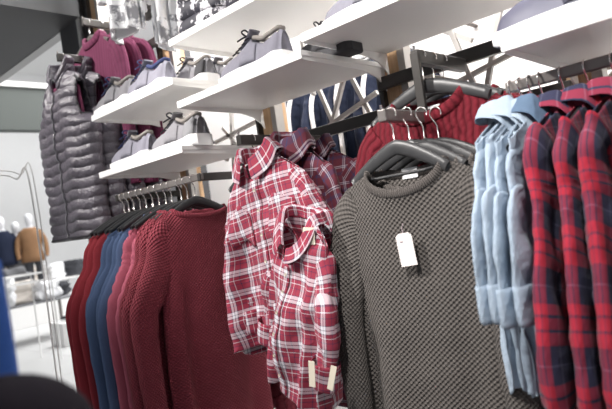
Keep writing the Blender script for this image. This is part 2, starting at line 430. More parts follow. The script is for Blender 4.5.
def hanger(label, group=None, mat=None, w=.205, thick=.007, hookr=.017, lower=True, ball=False, hgt=.016):
    mat = mat or M['hanger_grey']
    t = empty('clothes_hanger', label=label, cat='hanger', group=group)
    hk = [(hookr * math.cos(a), 0, -.004 + hookr * math.sin(a)) for a in np.linspace(math.radians(-25), math.radians(215), 14)]
    hk += [(-.004, 0, -.030), (0, 0, -.040), (0, 0, -.095)]
    MB().tube(hk, .0021, 8, up=(0, 1, 0)).build('hook', M['chrome'], t)
    xs = np.linspace(-w, w, 25)
    pts = [Vector((x, -.010 * (abs(x) / w) ** 2, -.092 - .075 * (abs(x) / w) ** 1.35)) for x in xs]
    ra = [thick] * 25; rb = [hgt * (.62 + .38 * math.cos(x / w * 1.4)) for x in xs]
    P = sweep(pts, ra, rb, 12, (0, 0, 1))
    MB().grid(P, wrap=True, cap0=True, cap1=True).build('shoulder_bar', mat, t)
    if lower:
        MB().tube([(-w * .88, 0, -.158), (-w * .5, 0, -.164), (w * .5, 0, -.164), (w * .88, 0, -.158)], .0045, 8).build('trouser_bar', mat, t)
    return t
GZ = -.106     # garment top below the point where the hook rests on its rail

# sweep helper for shirts ------------------------------------------------
def shirt(label, cat, mat, w0=.205, w1=.225, L=.74, dep=.035, nw=.062, nf=.06, nb=.005, drop=.055, folds=5, famp=.015, seed=0, group=None,
          slen=.56, sw=.065, sd=.032, flare=.04, roll=False, wamp=.006, inside=None, button=None, name='shirt', stand=.05, placket=True,
          pocket=False, cuff_mat=None, twist=0, hemw=.02, sleeves=(-1, 1), creep=.0008, nv=80, coll_w=1.0, cwr=.005, collar_mat=None):
    t = empty(name, label=label, cat=cat, group=group)
    P, UV, th = body_grid(w0, w1, L, dep, nw, nf, nb, drop, folds, famp, seed, 144, nv, wamp=wamp, hemw=hemw, twist=twist)
    bo = MB().grid(P, UV, wrap=True).build('body', mat, t, solid=.002)
    # collar: a stand and a folded leaf round the neck
    base = neck_loop(nw, nf * .85, nb, w0, drop, 16)
    n = len(base); rows = [[], [], [], []]; 
    for i, p in enumerate(base):
        a = i / n * 2 * PI; fr = max(0, -p[1] / .045)
        x, y, z = p; rr = Vector((x, y, 0)); o = rr.normalized() if rr.length > 1e-4 else Vector((0, -1, 0))
        rows[0].append((x, y, z - .004)); rows[1].append((x * .93, y * .93, z + stand * .85))
        rows[2].append((x * 1.02 + o.x * .006, y * 1.02 + o.y * .01, z + stand))
        lf = stand * (1.0 + .55 * fr)
        rows[3].append((x + o.x * (.030 + .01 * fr) * coll_w, y + o.y * .022 * coll_w, z + stand - lf + .012))
    k = next(i for i in range(n) if True and base[i][1] == min(b[1] for b in base))
    order = [(k + 1 + i) % n for i in range(n - 1)]
    G = np.array([[r[i] for i in order] for r in rows], float)
    for j in range(4):      # open the front of the collar
        for side, i in ((1, 0), (-1, -1)):
            pass
    G = np.array([[np.interp(q, range(4), G[:, i, c]) for c in range(3)] for q in np.linspace(0, 3, 16) for i in range(G.shape[1])]).reshape(16, -1, 3)
    G += wr(G, seed + 3, 34)[:, :, None] * np.array([.5, 1, .8]) * cwr
    U = np.zeros((16, n - 1, 2)); U[:, :, 0] = np.linspace(0, .42, n - 1)[None]; U[:, :, 1] = np.linspace(0, .11, 16)[:, None]
    U[:, :, 1] += .013 * (seed % 7)
    MB().grid(G, U).build('collar', collar_mat or mat, t, solid=.003, sub=1)
    if placket:
        jf = [i for i in range(len(th)) if th[i] > 0 and abs(th[i] - PI / 2) < .075]
        pl = P[2:-1][:, [jf[0], jf[len(jf) // 2], jf[-1]], :].copy(); pl[:, :, 1] -= .004
        pl[:, 0, 0] = pl[:, 1, 0] + .016; pl[:, 2, 0] = pl[:, 1, 0] - .016
        U = np.zeros((pl.shape[0], 3, 2)); U[:, :, 0] = np.array([.3, .315, .33])[None]; U[:, :, 1] = pl[:, :, 2]
        MB().grid(pl, U).build('placket', mat, t, solid=.002)
        for q in range(6):
            p = pl[6 + int(q * (len(pl) - 12) / 5.5), 1]
            MB().tube([(p[0], p[1] - .001, p[2]), (p[0], p[1] - .004, p[2])], .0052, 12, up=(0, 0, 1)).build('button', button or M['tan_tag'], t)
    if pocket:
        for s in (-1, 1):
            j = int(.42 * nv); pk = []
            for dz in range(0, 9):
                row = []
                for dx in np.linspace(-.05, .05, 7):
                    xx = s * .10 + dx
                    i = min(range(len(th) // 2), key=lambda q: abs(P[j - 12 + dz * 2, q, 0] - xx))
                    p = P[j - 12 + dz * 2, i]; row.append((xx, p[1] - .005, p[2]))
                pk.append(row)
            U = np.zeros((9, 7, 2)); pk = np.array(pk); U[:, :, 0] = pk[:, :, 0] + .02; U[:, :, 1] = pk[:, :, 2] + .01
            MB().grid(pk, U).build('pocket', mat, t, solid=.003)
    for s in sleeves:
        path = [(s * (w0 - .075), 0, -drop * .6 - .055), (s * (w0 - .032), 0, -drop - .070), (s * (w0 - .002), -.006, -drop - .15), (s * (w0 + .55 * flare), -.016, -.5 * slen),
                (s * (w0 + flare), -.022, -.78 * slen), (s * (w0 + flare), -.025, -slen)]
        G, V = sleeve_grid(path, [sw * 1.1, sw * 1.1, sw, sw * .92, sw * .85, sw * .8], [sd * .85, sd, sd, sd * .95, sd * .9, sd * .85], seed + 41 + s, creep=creep, wamp=wamp * 1.3)
        so = MB().grid(G, V, wrap=True).build('sleeve', mat, t, solid=.002)
        e = path[-1]; b0, a0 = sd * .85, sw * .8
        if roll:
            G, V = sleeve_grid([(e[0], e[1], e[2] - .008), (e[0], e[1], e[2] + .0), (e[0], e[1], e[2] + .03), (e[0], e[1], e[2] + .07)], [a0 * 1.0, a0 * 1.15, a0 * 1.18, a0 * 1.15], [b0 * 1.0, b0 * 1.35, b0 * 1.4, b0 * 1.3], seed + 5, nv=14, wamp=.002)
        else:
            G, V = sleeve_grid([(e[0], e[1], e[2] + .02), (e[0], e[1], e[2]), (e[0], e[1], e[2] - .06)], [a0 * 1.05, a0 * .95, a0 * .9], [b0 * 1.05, b0 * .85, b0 * .82], seed + 5, nv=10, wamp=.001)
        V = V + np.array([.03, .02])
        MB().grid(G, V, wrap=True).build('cuff', cuff_mat or mat, so, solid=.003)
    return t
def vest(label, group, seed=0, L=.86, w0=.185, w1=.262):
    t = empty('quilted_vest', label=label, cat='vest', group=group)
    def wf(tt):
        z = tt * L
        if z < .13: return w0 - .012 * (z / .13)
        if z < .27: return w0 - .012 + (w1 - w0 + .012) * ((z - .13) / .14) ** 1.6
        return w1 + .008 * math.sin(z * 7)
    P, UV, th = body_grid(w0, w1, L, .060, .075, .10, .0, .05, 3, .010, seed, 180, 150, wf=wf, quilt=.052, wamp=.010)
    z = P[:, :, 2]
    side = np.abs(np.cos(th)) > .90
    for j in range(P.shape[0]):   # arm openings stand open
        zz = -z[j][0]
        if .05 < zz < .27: P[j, :, 1] *= 1.0
    mask = [[bool(side[i]) and -.255 < z[j, i] < -.07 for i in range(len(th))] for j in range(P.shape[0])]
    MB().grid(P, UV, wrap=True, mask=mask).build('shell', M['nylon'], t, solid=.006)
    # rolled piping of the arm openings
    for s in (-1, 1):
        ii = [i for i in range(len(th)) if side[i] and np.cos(th[i]) * s > 0]
        ii.sort(key=lambda i: math.sin(th[i]))
        js = [j for j in range(P.shape[0]) if -.255 < z[j, ii[0]] < -.07]
        f = [tuple(P[j, ii[-1]]) for j in js]; b = [tuple(P[j, ii[0]]) for j in js]
        b1 = MB(); loop_tube(b1, f + b[::-1], .007, .007); b1.build('arm_piping', M['lining'], t)
    # stand collar, open at the front
    base = neck_loop(.075, .10, 0, w0, .05, 14); n = len(base)
    k = min(range(n), key=lambda i: base[i][1]); order = [(k + 1 + i) % n for i in range(n - 1)]
    G = []
    for q in np.linspace(0, 1, 13):
        row = []
        for i in order:
            x, y, zz = base[i]; bl = abs(math.sin(PI * q * 2)) ** .5 * .010
            sc = 1 + .15 * q; o = Vector((x, y, 0)).normalized()
            row.append((x * sc + o.x * bl, y * sc + o.y * bl, zz + .075 * q))
        G.append(row)
    G = np.array(G); G += wr(G, seed, 40)[:, :, None] * .004
    MB().grid(G).build('collar', M['nylon'], t, solid=.008)
    jf = [i for i in range(len(th)) if abs(th[i] - PI / 2) < .03]
    zp = [Vector(P[j, jf[len(jf) // 2]]) + Vector((0, -.010, 0)) for j in range(4, P.shape[0], 3)]
    MB().tube(zp, .0045, 6, up=(0, 1, 0)).build('zip', M['zip'], t)
    b = MB(); loop_tube(b, [tuple(p) for p in P[-1][::3]], .008, .008); b.build('hem_piping', M['lining'], t)
    inn = P[2:, :, :].copy(); inn[:, :, 0] *= .90; inn[:, :, 1] *= .55
    MB().grid(inn, wrap=True, mask=mask[2:]).build('lining', M['lining'], t)
    return t
def place(o, x, y, z, rz=0, rx=0, ry=0):
    o.location = (x, y, z); o.rotation_euler = (rx, ry, rz); return o

# ------------------------------------------------------------------ setting
D = 1.80
def struct(name, mb, mat, **k): return tag(mb.build(name, mat, smooth=False, **k), kind='structure')
struct('floor', MB().box(-22, 5, -4, 16, -.05, 0), M['floor'])
struct('wall_back', MB().box(-3.62, 4.0, 2.75, 2.85, 0, 3.9), M['wall'])
struct('wall_far', MB().box(-18.1, -18, 2, 14, 0, 7.4), M['wall'])
struct('wall_side', MB().box(-18, -3.75, 13.2, 13.3, 0, 7.4), M['wall'])
struct('ceiling', MB().box(-18, -7.4, 1.9, 13.2, 6.9, 7.0), M['wall'])
struct('trim_fascia', MB().box(-13.1, -12.8, 3.0, 9.0, 4.05, 5.0), M['band'])
struct('trim_beam', MB().box(-12.8, -12.72, 3.0, 9.0, 4.98, 5.08), M['white_metal'])
struct('trim_soffit', MB().box(-7.4, -3.50, .20, 1.86, 2.8, 3.7), M['soffit'])
struct('trim_soffit_edge', MB().box(-7.4, -3.80, 1.86, 1.93, 2.795, 3.71), M['soffit_edge'])
pl = MB().box(-3.80, -3.56, 1.86, 2.75, 0, 3.9); struct('trim_pillar', pl, M['pillar'])
struct('trim_pillar_edge', MB().box(-3.56, -3.34, 1.92, 2.2, 0, 3.9), M['pillar'])

# ------------------------------------------------------------------ uprights, lattice, shelves, bars
PX = [-3.24, -2.556, -1.872, -1.188, -.558, .07]
POSTL = ['oak and steel upright behind the purple sweaters, leftmost of the uprights', 'oak and steel upright between the hanging vests and the top shoe shelf',
         'oak and steel upright ending above the plaid shirts', 'oak and steel upright left of the wine red sweaters',
         'oak and steel upright behind the hooks of the red and navy flannel shirts', 'oak and steel upright beyond the right edge']
for x, lb in zip(PX, POSTL):
    t = empty('wall_upright', (x, D, 0), label=lb, cat='upright', group='uprights of the wall display')
    MB().box(-.028, .045, .012, .10, 0, 3.3).build('wood_post', M['wood'], t, smooth=False, bevel=.002)
    st = MB(); st.box(-.045, -.028, -.012, .03, 0, 3.3); st.build('slotted_standard', M['rail'], t, smooth=False)
    MB().box(.045, .075, .0, .05, 0, 3.3).build('steel_channel', M['post_metal'], t, smooth=False, bevel=.002)
def slats(name, segs, y, label):
    x0 = np.mean([at(a, b, 1, y).x for a, b, c, d in segs])
    t = empty(name, (x0, y, 0), label=label, cat='lattice', group='slat screens of the wall display')
    for k, (a, b, c, d) in enumerate(segs):
        p, q = at(a, b, 1, y), at(c, d, 1, y)
        v = (q - p).normalized(); n = Vector((-v.z, 0, v.x)) * .0085
        dy = .004 * (k % 3)
        mb = MB().prism([((p + n).x, (p + n).z), ((q + n).x, (q + n).z), ((q - n).x, (q - n).z), ((p - n).x, (p - n).z)], 1, y + dy, y + .016 + dy)
        o = mb.build('slat', M['slat'], t, smooth=False); o.location = (-x0, -y, 0)
YL = 1.90
slats('slat_screen', [(280, 160, 376, 92), (349, 50, 322, 158), (316, 88, 334, 130), (282, 100, 290, 180), (300, 40, 312, 95), (340, 60, 382, 140), (268, 140, 378, 168)], YL, 'pale crossed slat screen in front of the navy jackets')
slats('slat_screen', [(397, 70, 520, 94), (400, 112, 520, 48), (501, -10, 478, 130), (446, 22, 476, 92), (400, 84, 450, 150), (410, 20, 470, 40)], YL, 'pale crossed slat screen above the wine red sweaters')
slats('slat_screen', [(200, 150, 262, 118), (178, 128, 226, 160), (226, 60, 232, 170), (222, 128, 262, 176)], YL, 'pale crossed slat screen left of the plaid shirts')
slats('slat_screen', [(580, 72, 640, 60), (590, 50, 606, 120), (582, 110, 640, 40)], YL, 'pale crossed slat screen behind the flannel shirt hooks')

def shelf(x0, x1, z, label, y0=1.345):
    t = empty('display_shelf', ((x0 + x1) / 2, D, z), label=label, cat='shelf', group='white shelves of the wall display')
    w = (x1 - x0) / 2 - .004
    b = MB().box(-w, w, y0 - D, -.015, 0, .018); b.box(-w, w, y0 - D - .002, y0 - D + .004, -.010, .018)
    b.build('board', M['white_metal'], t, smooth=False, bevel=.002)
    for s in (-1, 1):
        x = s * (w - .006)
        poly = [(y0 - D + .006, .0), (y0 - D + .006, -.012), (-.14, -.020), (-.07, -.036), (-.03, -.062), (-.012, -.085), (-.012, .0)]
        MB().prism(poly, 0, x - .0025, x + .0025).build('bracket', M['white_metal'], t, smooth=False)
    return t
shelf(PX[2], PX[3], 2.043, 'white top shelf carrying the black and white marbled clothes')
shelf(PX[3], PX[4], 1.846, 'white shelf high above the wine red sweaters')
shelf(PX[2], PX[3], 1.80, 'white shelf carrying the lilac sneaker with black laces')
shelf(PX[1], PX[2], 1.900, 'upper of the two white shoe shelves beside the purple sweaters')
shelf(PX[1], PX[2], 1.630, 'lower white shoe shelf directly above the rail of blue sweaters')
shelf(PX[4], PX[5] + .3, 1.620, 'white shelf carrying the large dusk blue shoe at the right', 1.31)

def xbar(x0, x1, z, label, y=D - .03, h=.045, group='crossbars of the wall display'):
    b = MB().box(x0, x1, y - .012, y + .012, z - h / 2, z + h / 2)
    o = b.build('crossbar', M['rail'], smooth=False, bevel=.003)
    return tag(o, label, 'bar', group)
xbar(PX[3] - .03, PX[4], 1.742, 'dark flat crossbar left and right of the upper wine red sweaters')
xbar(PX[2], PX[3] - .0, 1.630, 'dark flat crossbar running from the plaid shirts to the grey sweater')
xbar(PX[3], PX[4], 1.560, 'dark flat crossbar hidden behind the grey sweaters')
xbar(PX[1] - .07, PX[2], 2.482, 'dark flat crossbar at the top left of the marbled clothes')
xbar(PX[0] - .0, PX[1], 2.530, 'dark flat crossbar above the purple sweaters')
xbar(PX[0], PX[1], 2.330, 'dark flat crossbar behind the vest hangers')
def arm(x, y, z, label, mat='rail', drop=0, w=.013, h=.020):
    t = empty('hanging_rod', (x, y, z), label=label, cat='arm', group='display arms of the wall display')
    MB().box(-w, w, 0, D - .045 - y, -h, h).build('arm_bar', M[mat], t, smooth=False, bevel=.003)
    MB().tube([(0, .004, 0), (0, .004, h + .012)], .004, 8).build('stop_pin', M['chrome'], t)
    if drop: MB().box(-w * 1.0, w * 1.0, -.004, .010, -drop, h * .6).build('drop_bar', M[mat], t, smooth=False, bevel=.002)
    return t
arm(-2.9, 1.387, 2.305, 'dark display arm holding the quilted vests')
arm(-2.9, 1.55, 2.515, 'dark display arm holding the purple sweaters')
arm(-1.53, 1.335, 1.600, 'dark display arm holding the red plaid shirts', h=.018)
arm(-.873, 1.26, 1.535, 'grey display arm holding the waffle knit sweaters', 'rail_light', h=.016)
arm(-.873, 1.466, 1.712, 'dark display arm holding the wine red cable sweaters', drop=.20)
def rail(x0, x1, y, z, label, ends):
    t = empty('hanging_rail', (x0, y, z), label=label, cat='rail', group='hanging rails of the wall display')
    MB().box(0, x1 - x0, -.007, .007, -.014, .014).build('rail_bar', M['rail_light'], t, smooth=False, bevel=.004)
    for e in ends:
        MB().box(e - x0 - .010, e - x0 + .010, -.012, D - .03 - y, -.018, .014).build('side_arm', M['rail'], t, smooth=False, bevel=.003)
    return t
ZR = 1.523
rail(PX[1], PX[2], 1.42, ZR, 'long rail of red, blue, pink and burgundy sweaters', (PX[1] + .012, PX[2] - .012))
rail(PX[4] - .045, .12, 1.42, 1.547, 'rail of denim and flannel shirts at the right', (.11,))

# ------------------------------------------------------------------ left rail: sweaters facing +X
HOOKZ = ZR + .014 - .0105
seq = [('red', 3, M['red_fine'], M['red_fine']), ('blue', 4, M['blue_fine'], M['blue_fine']), ('pink', 2, M['mauve'], M['mauve']), ('burg', 3, M['burg'], M['burg_rib'])]
LB = {'red': ['red fine knit sweater at the far end of the long rail', 'second red fine knit sweater from the far end of the rail', 'red fine knit sweater touching the blue ones on the rail'],
      'blue': ['heather blue sweater next to the red ones on the rail', 'heather blue sweater second after the red ones', 'heather blue sweater third after the red ones', 'heather blue sweater next to the dusty pink ones'],
      'pink': ['dusty pink sweater next to the blue ones on the rail', 'dusty pink sweater with creased sleeve next to the burgundy ones'],
      'burg': ['burgundy waffle sweater next to the dusty pink ones', 'burgundy waffle sweater in the middle of the three', 'burgundy waffle sweater facing out at the near end of the rail']}
GR = {'red': 'red sweaters on the long rail', 'blue': 'blue sweaters on the long rail', 'pink': 'dusty pink sweaters on the long rail', 'burg': 'burgundy sweaters on the long rail'}
xs_ = [-2.505, -2.46, -2.415, -2.36, -2.31, -2.255, -2.205, -2.15, -2.105, -2.035, -1.990, -1.935]
i = 0
for key, n, mt, rb in seq:
    for k in range(n):
        last = (key == 'burg' and k == 2)
        s = sweater(LB[key][k], 'sweater', mt, rb, w0=.190 if key != 'burg' else .205, w1=.215 if key != 'burg' else .235, L=1.0, dep=.018 if not last else .030,
                    nw=.085 if key != 'burg' else .125, nf=.045 if key != 'burg' else .030, drop=.06 if key != 'burg' else .045, folds=4 + k, famp=.006 if not last else .012,
                    seed=100 + i, group=GR[key], sl=.86, sd=.019 if key != 'burg' else .024, sw=.062 if key != 'burg' else .07, flare=.105 + .02 * rnd.random(), nv=50, nu=108,
                    creep=.0025 if key == 'pink' else .0004, wamp=.0045)
        z = HOOKZ + GZ - .014 + rnd.uniform(-.008, .004)
        place(s, xs_[i], 1.42 + rnd.uniform(-.012, .012), z, PI / 2 + rnd.uniform(-.05, .05) + (-.06 if last else 0))
        h = hanger(('black hanger of the ' + LB[key][k]).replace(' facing out at the near end of the rail', ' nearest the camera'), group='hangers on the long rail', mat=M['black_plastic'], lower=last or k == 0, w=.165 if last else .19, hgt=.018 if last else .013)
        place(h, xs_[i] , 1.42, HOOKZ, PI / 2 + (-.06 if last else rnd.uniform(-.10, .10)))
        i += 1

# ------------------------------------------------------------------ grey sweaters on their arm (facing -Y)
ax, az = -.873, 1.535 + .016 - .0105
GL = ['charcoal waffle knit sweater facing out with the white price tag', 'charcoal waffle sweater directly behind the tagged one', 'charcoal waffle sweater third on its arm', 'charcoal waffle sweater at the back of its arm']
for k in range(4):
    y = 1.285 + .055 * k
    s = sweater(GL[k], 'sweater', M['grey_knit'], M['grey_rib'], w0=.222, w1=.215, L=.88, dep=.030 if k == 0 else .018, nw=.118, nf=.062, nb=.012, drop=.048, folds=4, famp=.013 if k == 0 else .006,
                seed=200 + k, group='charcoal sweaters on the grey arm', sl=.66, sw=.066, sd=.028 if k == 0 else .018, flare=.022, wamp=.004, creep=.001, nu=180 if k == 0 else 120, nv=90 if k == 0 else 50, neckr=(.006, .013))
    place(s, ax + .03 + .012 * k, y, az + GZ - .044, rnd.uniform(-.03, .03), ry=.0)
    h = hanger(['charcoal wooden hanger inside the charcoal sweater with the price tag', 'charcoal wooden hanger directly behind the front one of the grey arm', 'charcoal wooden hanger third on the grey arm', 'charcoal wooden hanger at the back of the grey arm'][k], group='hangers on the grey arm', w=.155, hgt=.020)
    place(h, ax + .012 + .012 * k, y, az, .06 * (k - 1.2))
# price tag
t = empty('price_tag', label='white price tag hanging on the charcoal waffle sweater', cat='tag')
a = at(405, 236, 1, 1.225); 
MB().prism([(-.021, -.04), (.021, -.04), (.021, .036), (.013, .043), (-.013, .043), (-.021, .036)], 1, -.0008, .0008).build('card', M['tag'], t, smooth=False)
MB().tube([(0, 0, .036), (-.002, .006, .055), (0, .018, .066)], .0012, 6).build('string', M['ink'], t)
MB().prism([(-.012, .020), (-.004, .020), (-.004, .023), (-.012, .023)], 1, -.0014, -.0008).build('print', M['ink'], t, smooth=False)
place(t, a.x, 1.222, a.z - .035, .25, ry=-.07)
# neck labels
def necklabel(x, y, z, rz, label, mat='white_cloth', w=.024, h=.014, ry=0):
    o = MB().box(-w, w, -.0015, .0015, -h, h).build('neck_label', M[mat], smooth=False); tag(o, label, 'label'); place(o, x, y, z, rz, ry=ry); return o

# ------------------------------------------------------------------ wine red cable sweaters
rz_ = 1.712 + .020 - .0105
RL = ['wine red cable knit sweater at the front of the upper arm', 'wine red cable knit sweater second on the upper arm', 'wine red cable knit sweater third on the upper arm']
for k in range(3):
    y = 1.50 + .06 * k
    s = sweater(RL[k], 'sweater', M['cable'], M['cable'], w0=.235, w1=.24, L=.72, dep=.030 if k == 0 else .02, nw=.115, nf=.055, drop=.055, folds=4, famp=.01,
                seed=300 + k, group='wine red sweaters on the upper arm', sl=.55, sw=.068, sd=.03 if k == 0 else .02, flare=.01, neckr=(.008, .018), nv=50)
    place(s, -.873 + .02 * k, y, rz_ + GZ - .03, rnd.uniform(-.03, .03))
    h = hanger('charcoal wooden hanger inside the ' + RL[k].replace(' knit', '').replace(' at the front of', ' foremost on'), group='hangers on the upper arm', w=.20, hgt=.021)
    place(h, -.873, y, rz_, .05 * (k - 1))

# ------------------------------------------------------------------ vests and purple sweaters
VL = ['quilted grey vest at the front of its arm, leftmost', 'quilted grey vest second on its arm', 'quilted grey vest third on its arm, beside the shoe shelves', 'quilted grey vest at the back of its arm']
for k in range(4):
    v = vest(VL[k], 'quilted vests on the display arm', seed=400 + k)
    place(v, -2.94 + .02 * k, 1.415 + .1 * k, 2.305 + .02 - .0105 + GZ + .02, .05 * math.sin(k * 2 + 1))
    h = hanger('black hanger holding the ' + VL[k], group='hangers of the quilted vests', mat=M['black_plastic'], w=.165, hgt=.012, lower=False)
    place(h, -2.9, 1.415 + .1 * k, 2.305 + .02 - .0105, 0)
s = sweater('purple sweater layered inside the front quilted vest', 'sweater', M['purple'], M['purple'], w0=.17, w1=.20, L=.78, dep=.02, nw=.07, nf=.05, drop=.06, seed=490, sleeves=(), nv=40)
place(s, -2.94, 1.415, 2.305 + .02 - .0105 + GZ - .02, 0)
UL = ['magenta purple sweater at the front of the high arm', 'magenta purple sweater second on the high arm', 'magenta purple sweater at the back of the high arm']
for k in range(3):
    s = sweater(UL[k], 'sweater', M['purple'], M['purple'], w0=.23, w1=.25, L=.82, dep=.035, nw=.075, nf=.05, drop=.075, folds=6, famp=.018, seed=500 + k, group='purple sweaters on the high arm',
                sl=.6, sw=.06, flare=.03, nv=50, neckr=(.01, .022))
    place(s, -2.86 + .01 * k, 1.585 + .075 * k, 2.515 + .02 - .0105 + GZ, .04)
    h = hanger('grey hanger inside the ' + UL[k], group='hangers on the high arm', mat=M['rail_light'], w=.2, lower=False)
    place(h, -2.9, 1.585 + .075 * k, 2.515 + .02 - .0105, 0)

# ------------------------------------------------------------------ plaid shirts
def plaid_shirt(i, label, mat, x, y, z, rz, ry=0, rx=0, **k):
    a = dict(seed=600 + i * 7, group='plaid shirts on the middle arm', button=M['tan_tag']); a.update(k)
    s = shirt(label, 'shirt', M[mat], **a); place(s, x, y, z, rz, rx, ry); return s
pz = 1.600 + .018 - .0105
plaid_shirt(0, 'bright red and white plaid shirt hanging foremost with its collar slipped aside', 'plaid', -1.455, 1.345, pz - .085, .12, ry=-.14, w0=.175, w1=.285, L=.63, dep=.080, nw=.058, nf=.07, drop=.10, famp=.024, wamp=.020, cwr=.012, slen=.56, sw=.06, sd=.04, flare=.03, roll=True, pocket=True, stand=.06, coll_w=1.4)
plaid_shirt(1, 'red and white plaid shirt slung low with an open collar and rolled cuffs', 'plaid', -1.19, 1.235, pz - .31, -.30, ry=.26, w0=.14, w1=.15, L=.56, dep=.06, nw=.075, nf=.13, drop=.05, famp=.024, wamp=.018, cwr=.010, slen=.44, sw=.052, sd=.035, flare=.03, roll=True, stand=.035, coll_w=1.1)
plaid_shirt(2, 'shade-darkened maroon plaid shirt bunched behind the bright plaid one', 'plaid_shaded', -1.44, 1.50, pz - .055, -.1, ry=.10, w0=.20, w1=.21, L=.80, dep=.06, nw=.07, nf=.05, drop=.085, famp=.02, wamp=.022, cwr=.022, slen=.6, stand=.075, coll_w=1.5)
plaid_shirt(3, 'shade-darkened maroon plaid shirt third on the middle arm', 'plaid_shaded', -1.50, 1.56, pz - .07, -.15, ry=-.04, w0=.20, w1=.26, L=.82, dep=.05, nw=.07, nf=.05, drop=.085, famp=.02, wamp=.022, cwr=.022, slen=.6, stand=.075, coll_w=1.5)
plaid_shirt(4, 'shade-darkened maroon plaid shirt at the back of the middle arm', 'plaid_shaded', -1.50, 1.68, pz - .06, .0, ry=.0, w0=.22, w1=.23, L=.95, dep=.04, nw=.07, nf=.05, drop=.085, famp=.02, wamp=.012, slen=.6, stand=.06)
for k in range(4):
    h = hanger(['steel-hooked hanger of the foremost plaid shirt', 'steel-hooked hanger second on the plaid shirt arm', 'steel-hooked hanger third on the plaid shirt arm', 'steel-hooked hanger at the back of the plaid shirt arm'][k], group='hangers on the middle arm', mat=M['black_plastic'], w=.17, lower=False)
    place(h, -1.53, 1.40 + .09 * k, pz, .1 * (k - 1))

# ------------------------------------------------------------------ right rail: denim and flannel
rz2 = 1.547 + .014 - .0105
DL = ['bleached denim shirt at the very end of the right rail', 'bleached denim shirt second on the right rail', 'bleached denim shirt third on the right rail', 'bleached denim shirt next to the flannel shirts']
for k in range(4):
    s = shirt(DL[k], 'shirt', M['denim'], w0=.20, w1=.20, L=.62, dep=.016, nw=.07, nf=.07, drop=.055, folds=5, famp=.012, seed=700 + k, group='bleached denim shirts on the right rail', slen=.42, sw=.058, sd=.014,
              flare=.085, roll=True, wamp=.013, button=M['chrome'], stand=.055, creep=.001, coll_w=1.5, cwr=.014, collar_mat=M['denim_dark'] if k == 3 else None)
    place(s, -.600 + .024 * k, 1.41, rz2 + GZ + .014 + rnd.uniform(-.012, .008), PI / 2 + .05 * math.sin(k * 3))
    h = hanger('black hanger of the ' + DL[k], group='hangers on the right rail', mat=M['black_plastic'], w=.18, lower=False)
    place(h, -.590 + .024 * k, 1.42, rz2, PI / 2 + .08 * math.sin(k * 5))
FLB = ['red and navy flannel shirt next to the denim ones', 'second red and navy flannel shirt from the denim ones', 'third red and navy flannel shirt from the denim ones', 'red and navy flannel shirt fourth from the denim ones', 'red and navy flannel shirt cut by the right edge']
for k in range(5):
    s = shirt(FLB[k], 'shirt', M['flannel'], w0=.215, w1=.235, L=.84, dep=.026, nw=.065, nf=.05, drop=.06, folds=5, famp=.018, seed=800 + k, group='flannel shirts on the right rail', slen=.66, sw=.072, sd=.024,
              flare=.11, wamp=.012, button=M['lace_black'], stand=.045)
    place(s, -.468 + .055 * k, 1.41, rz2 + GZ + .014, PI / 2 + .04 * math.sin(k * 3))
    h = hanger('black wooden hanger of the ' + FLB[k], group='hangers on the right rail', mat=M['black_plastic'], w=.2, lower=False)
    place(h, -.468 + .055 * k, 1.42, rz2, PI / 2 + .06 * math.sin(k * 5))

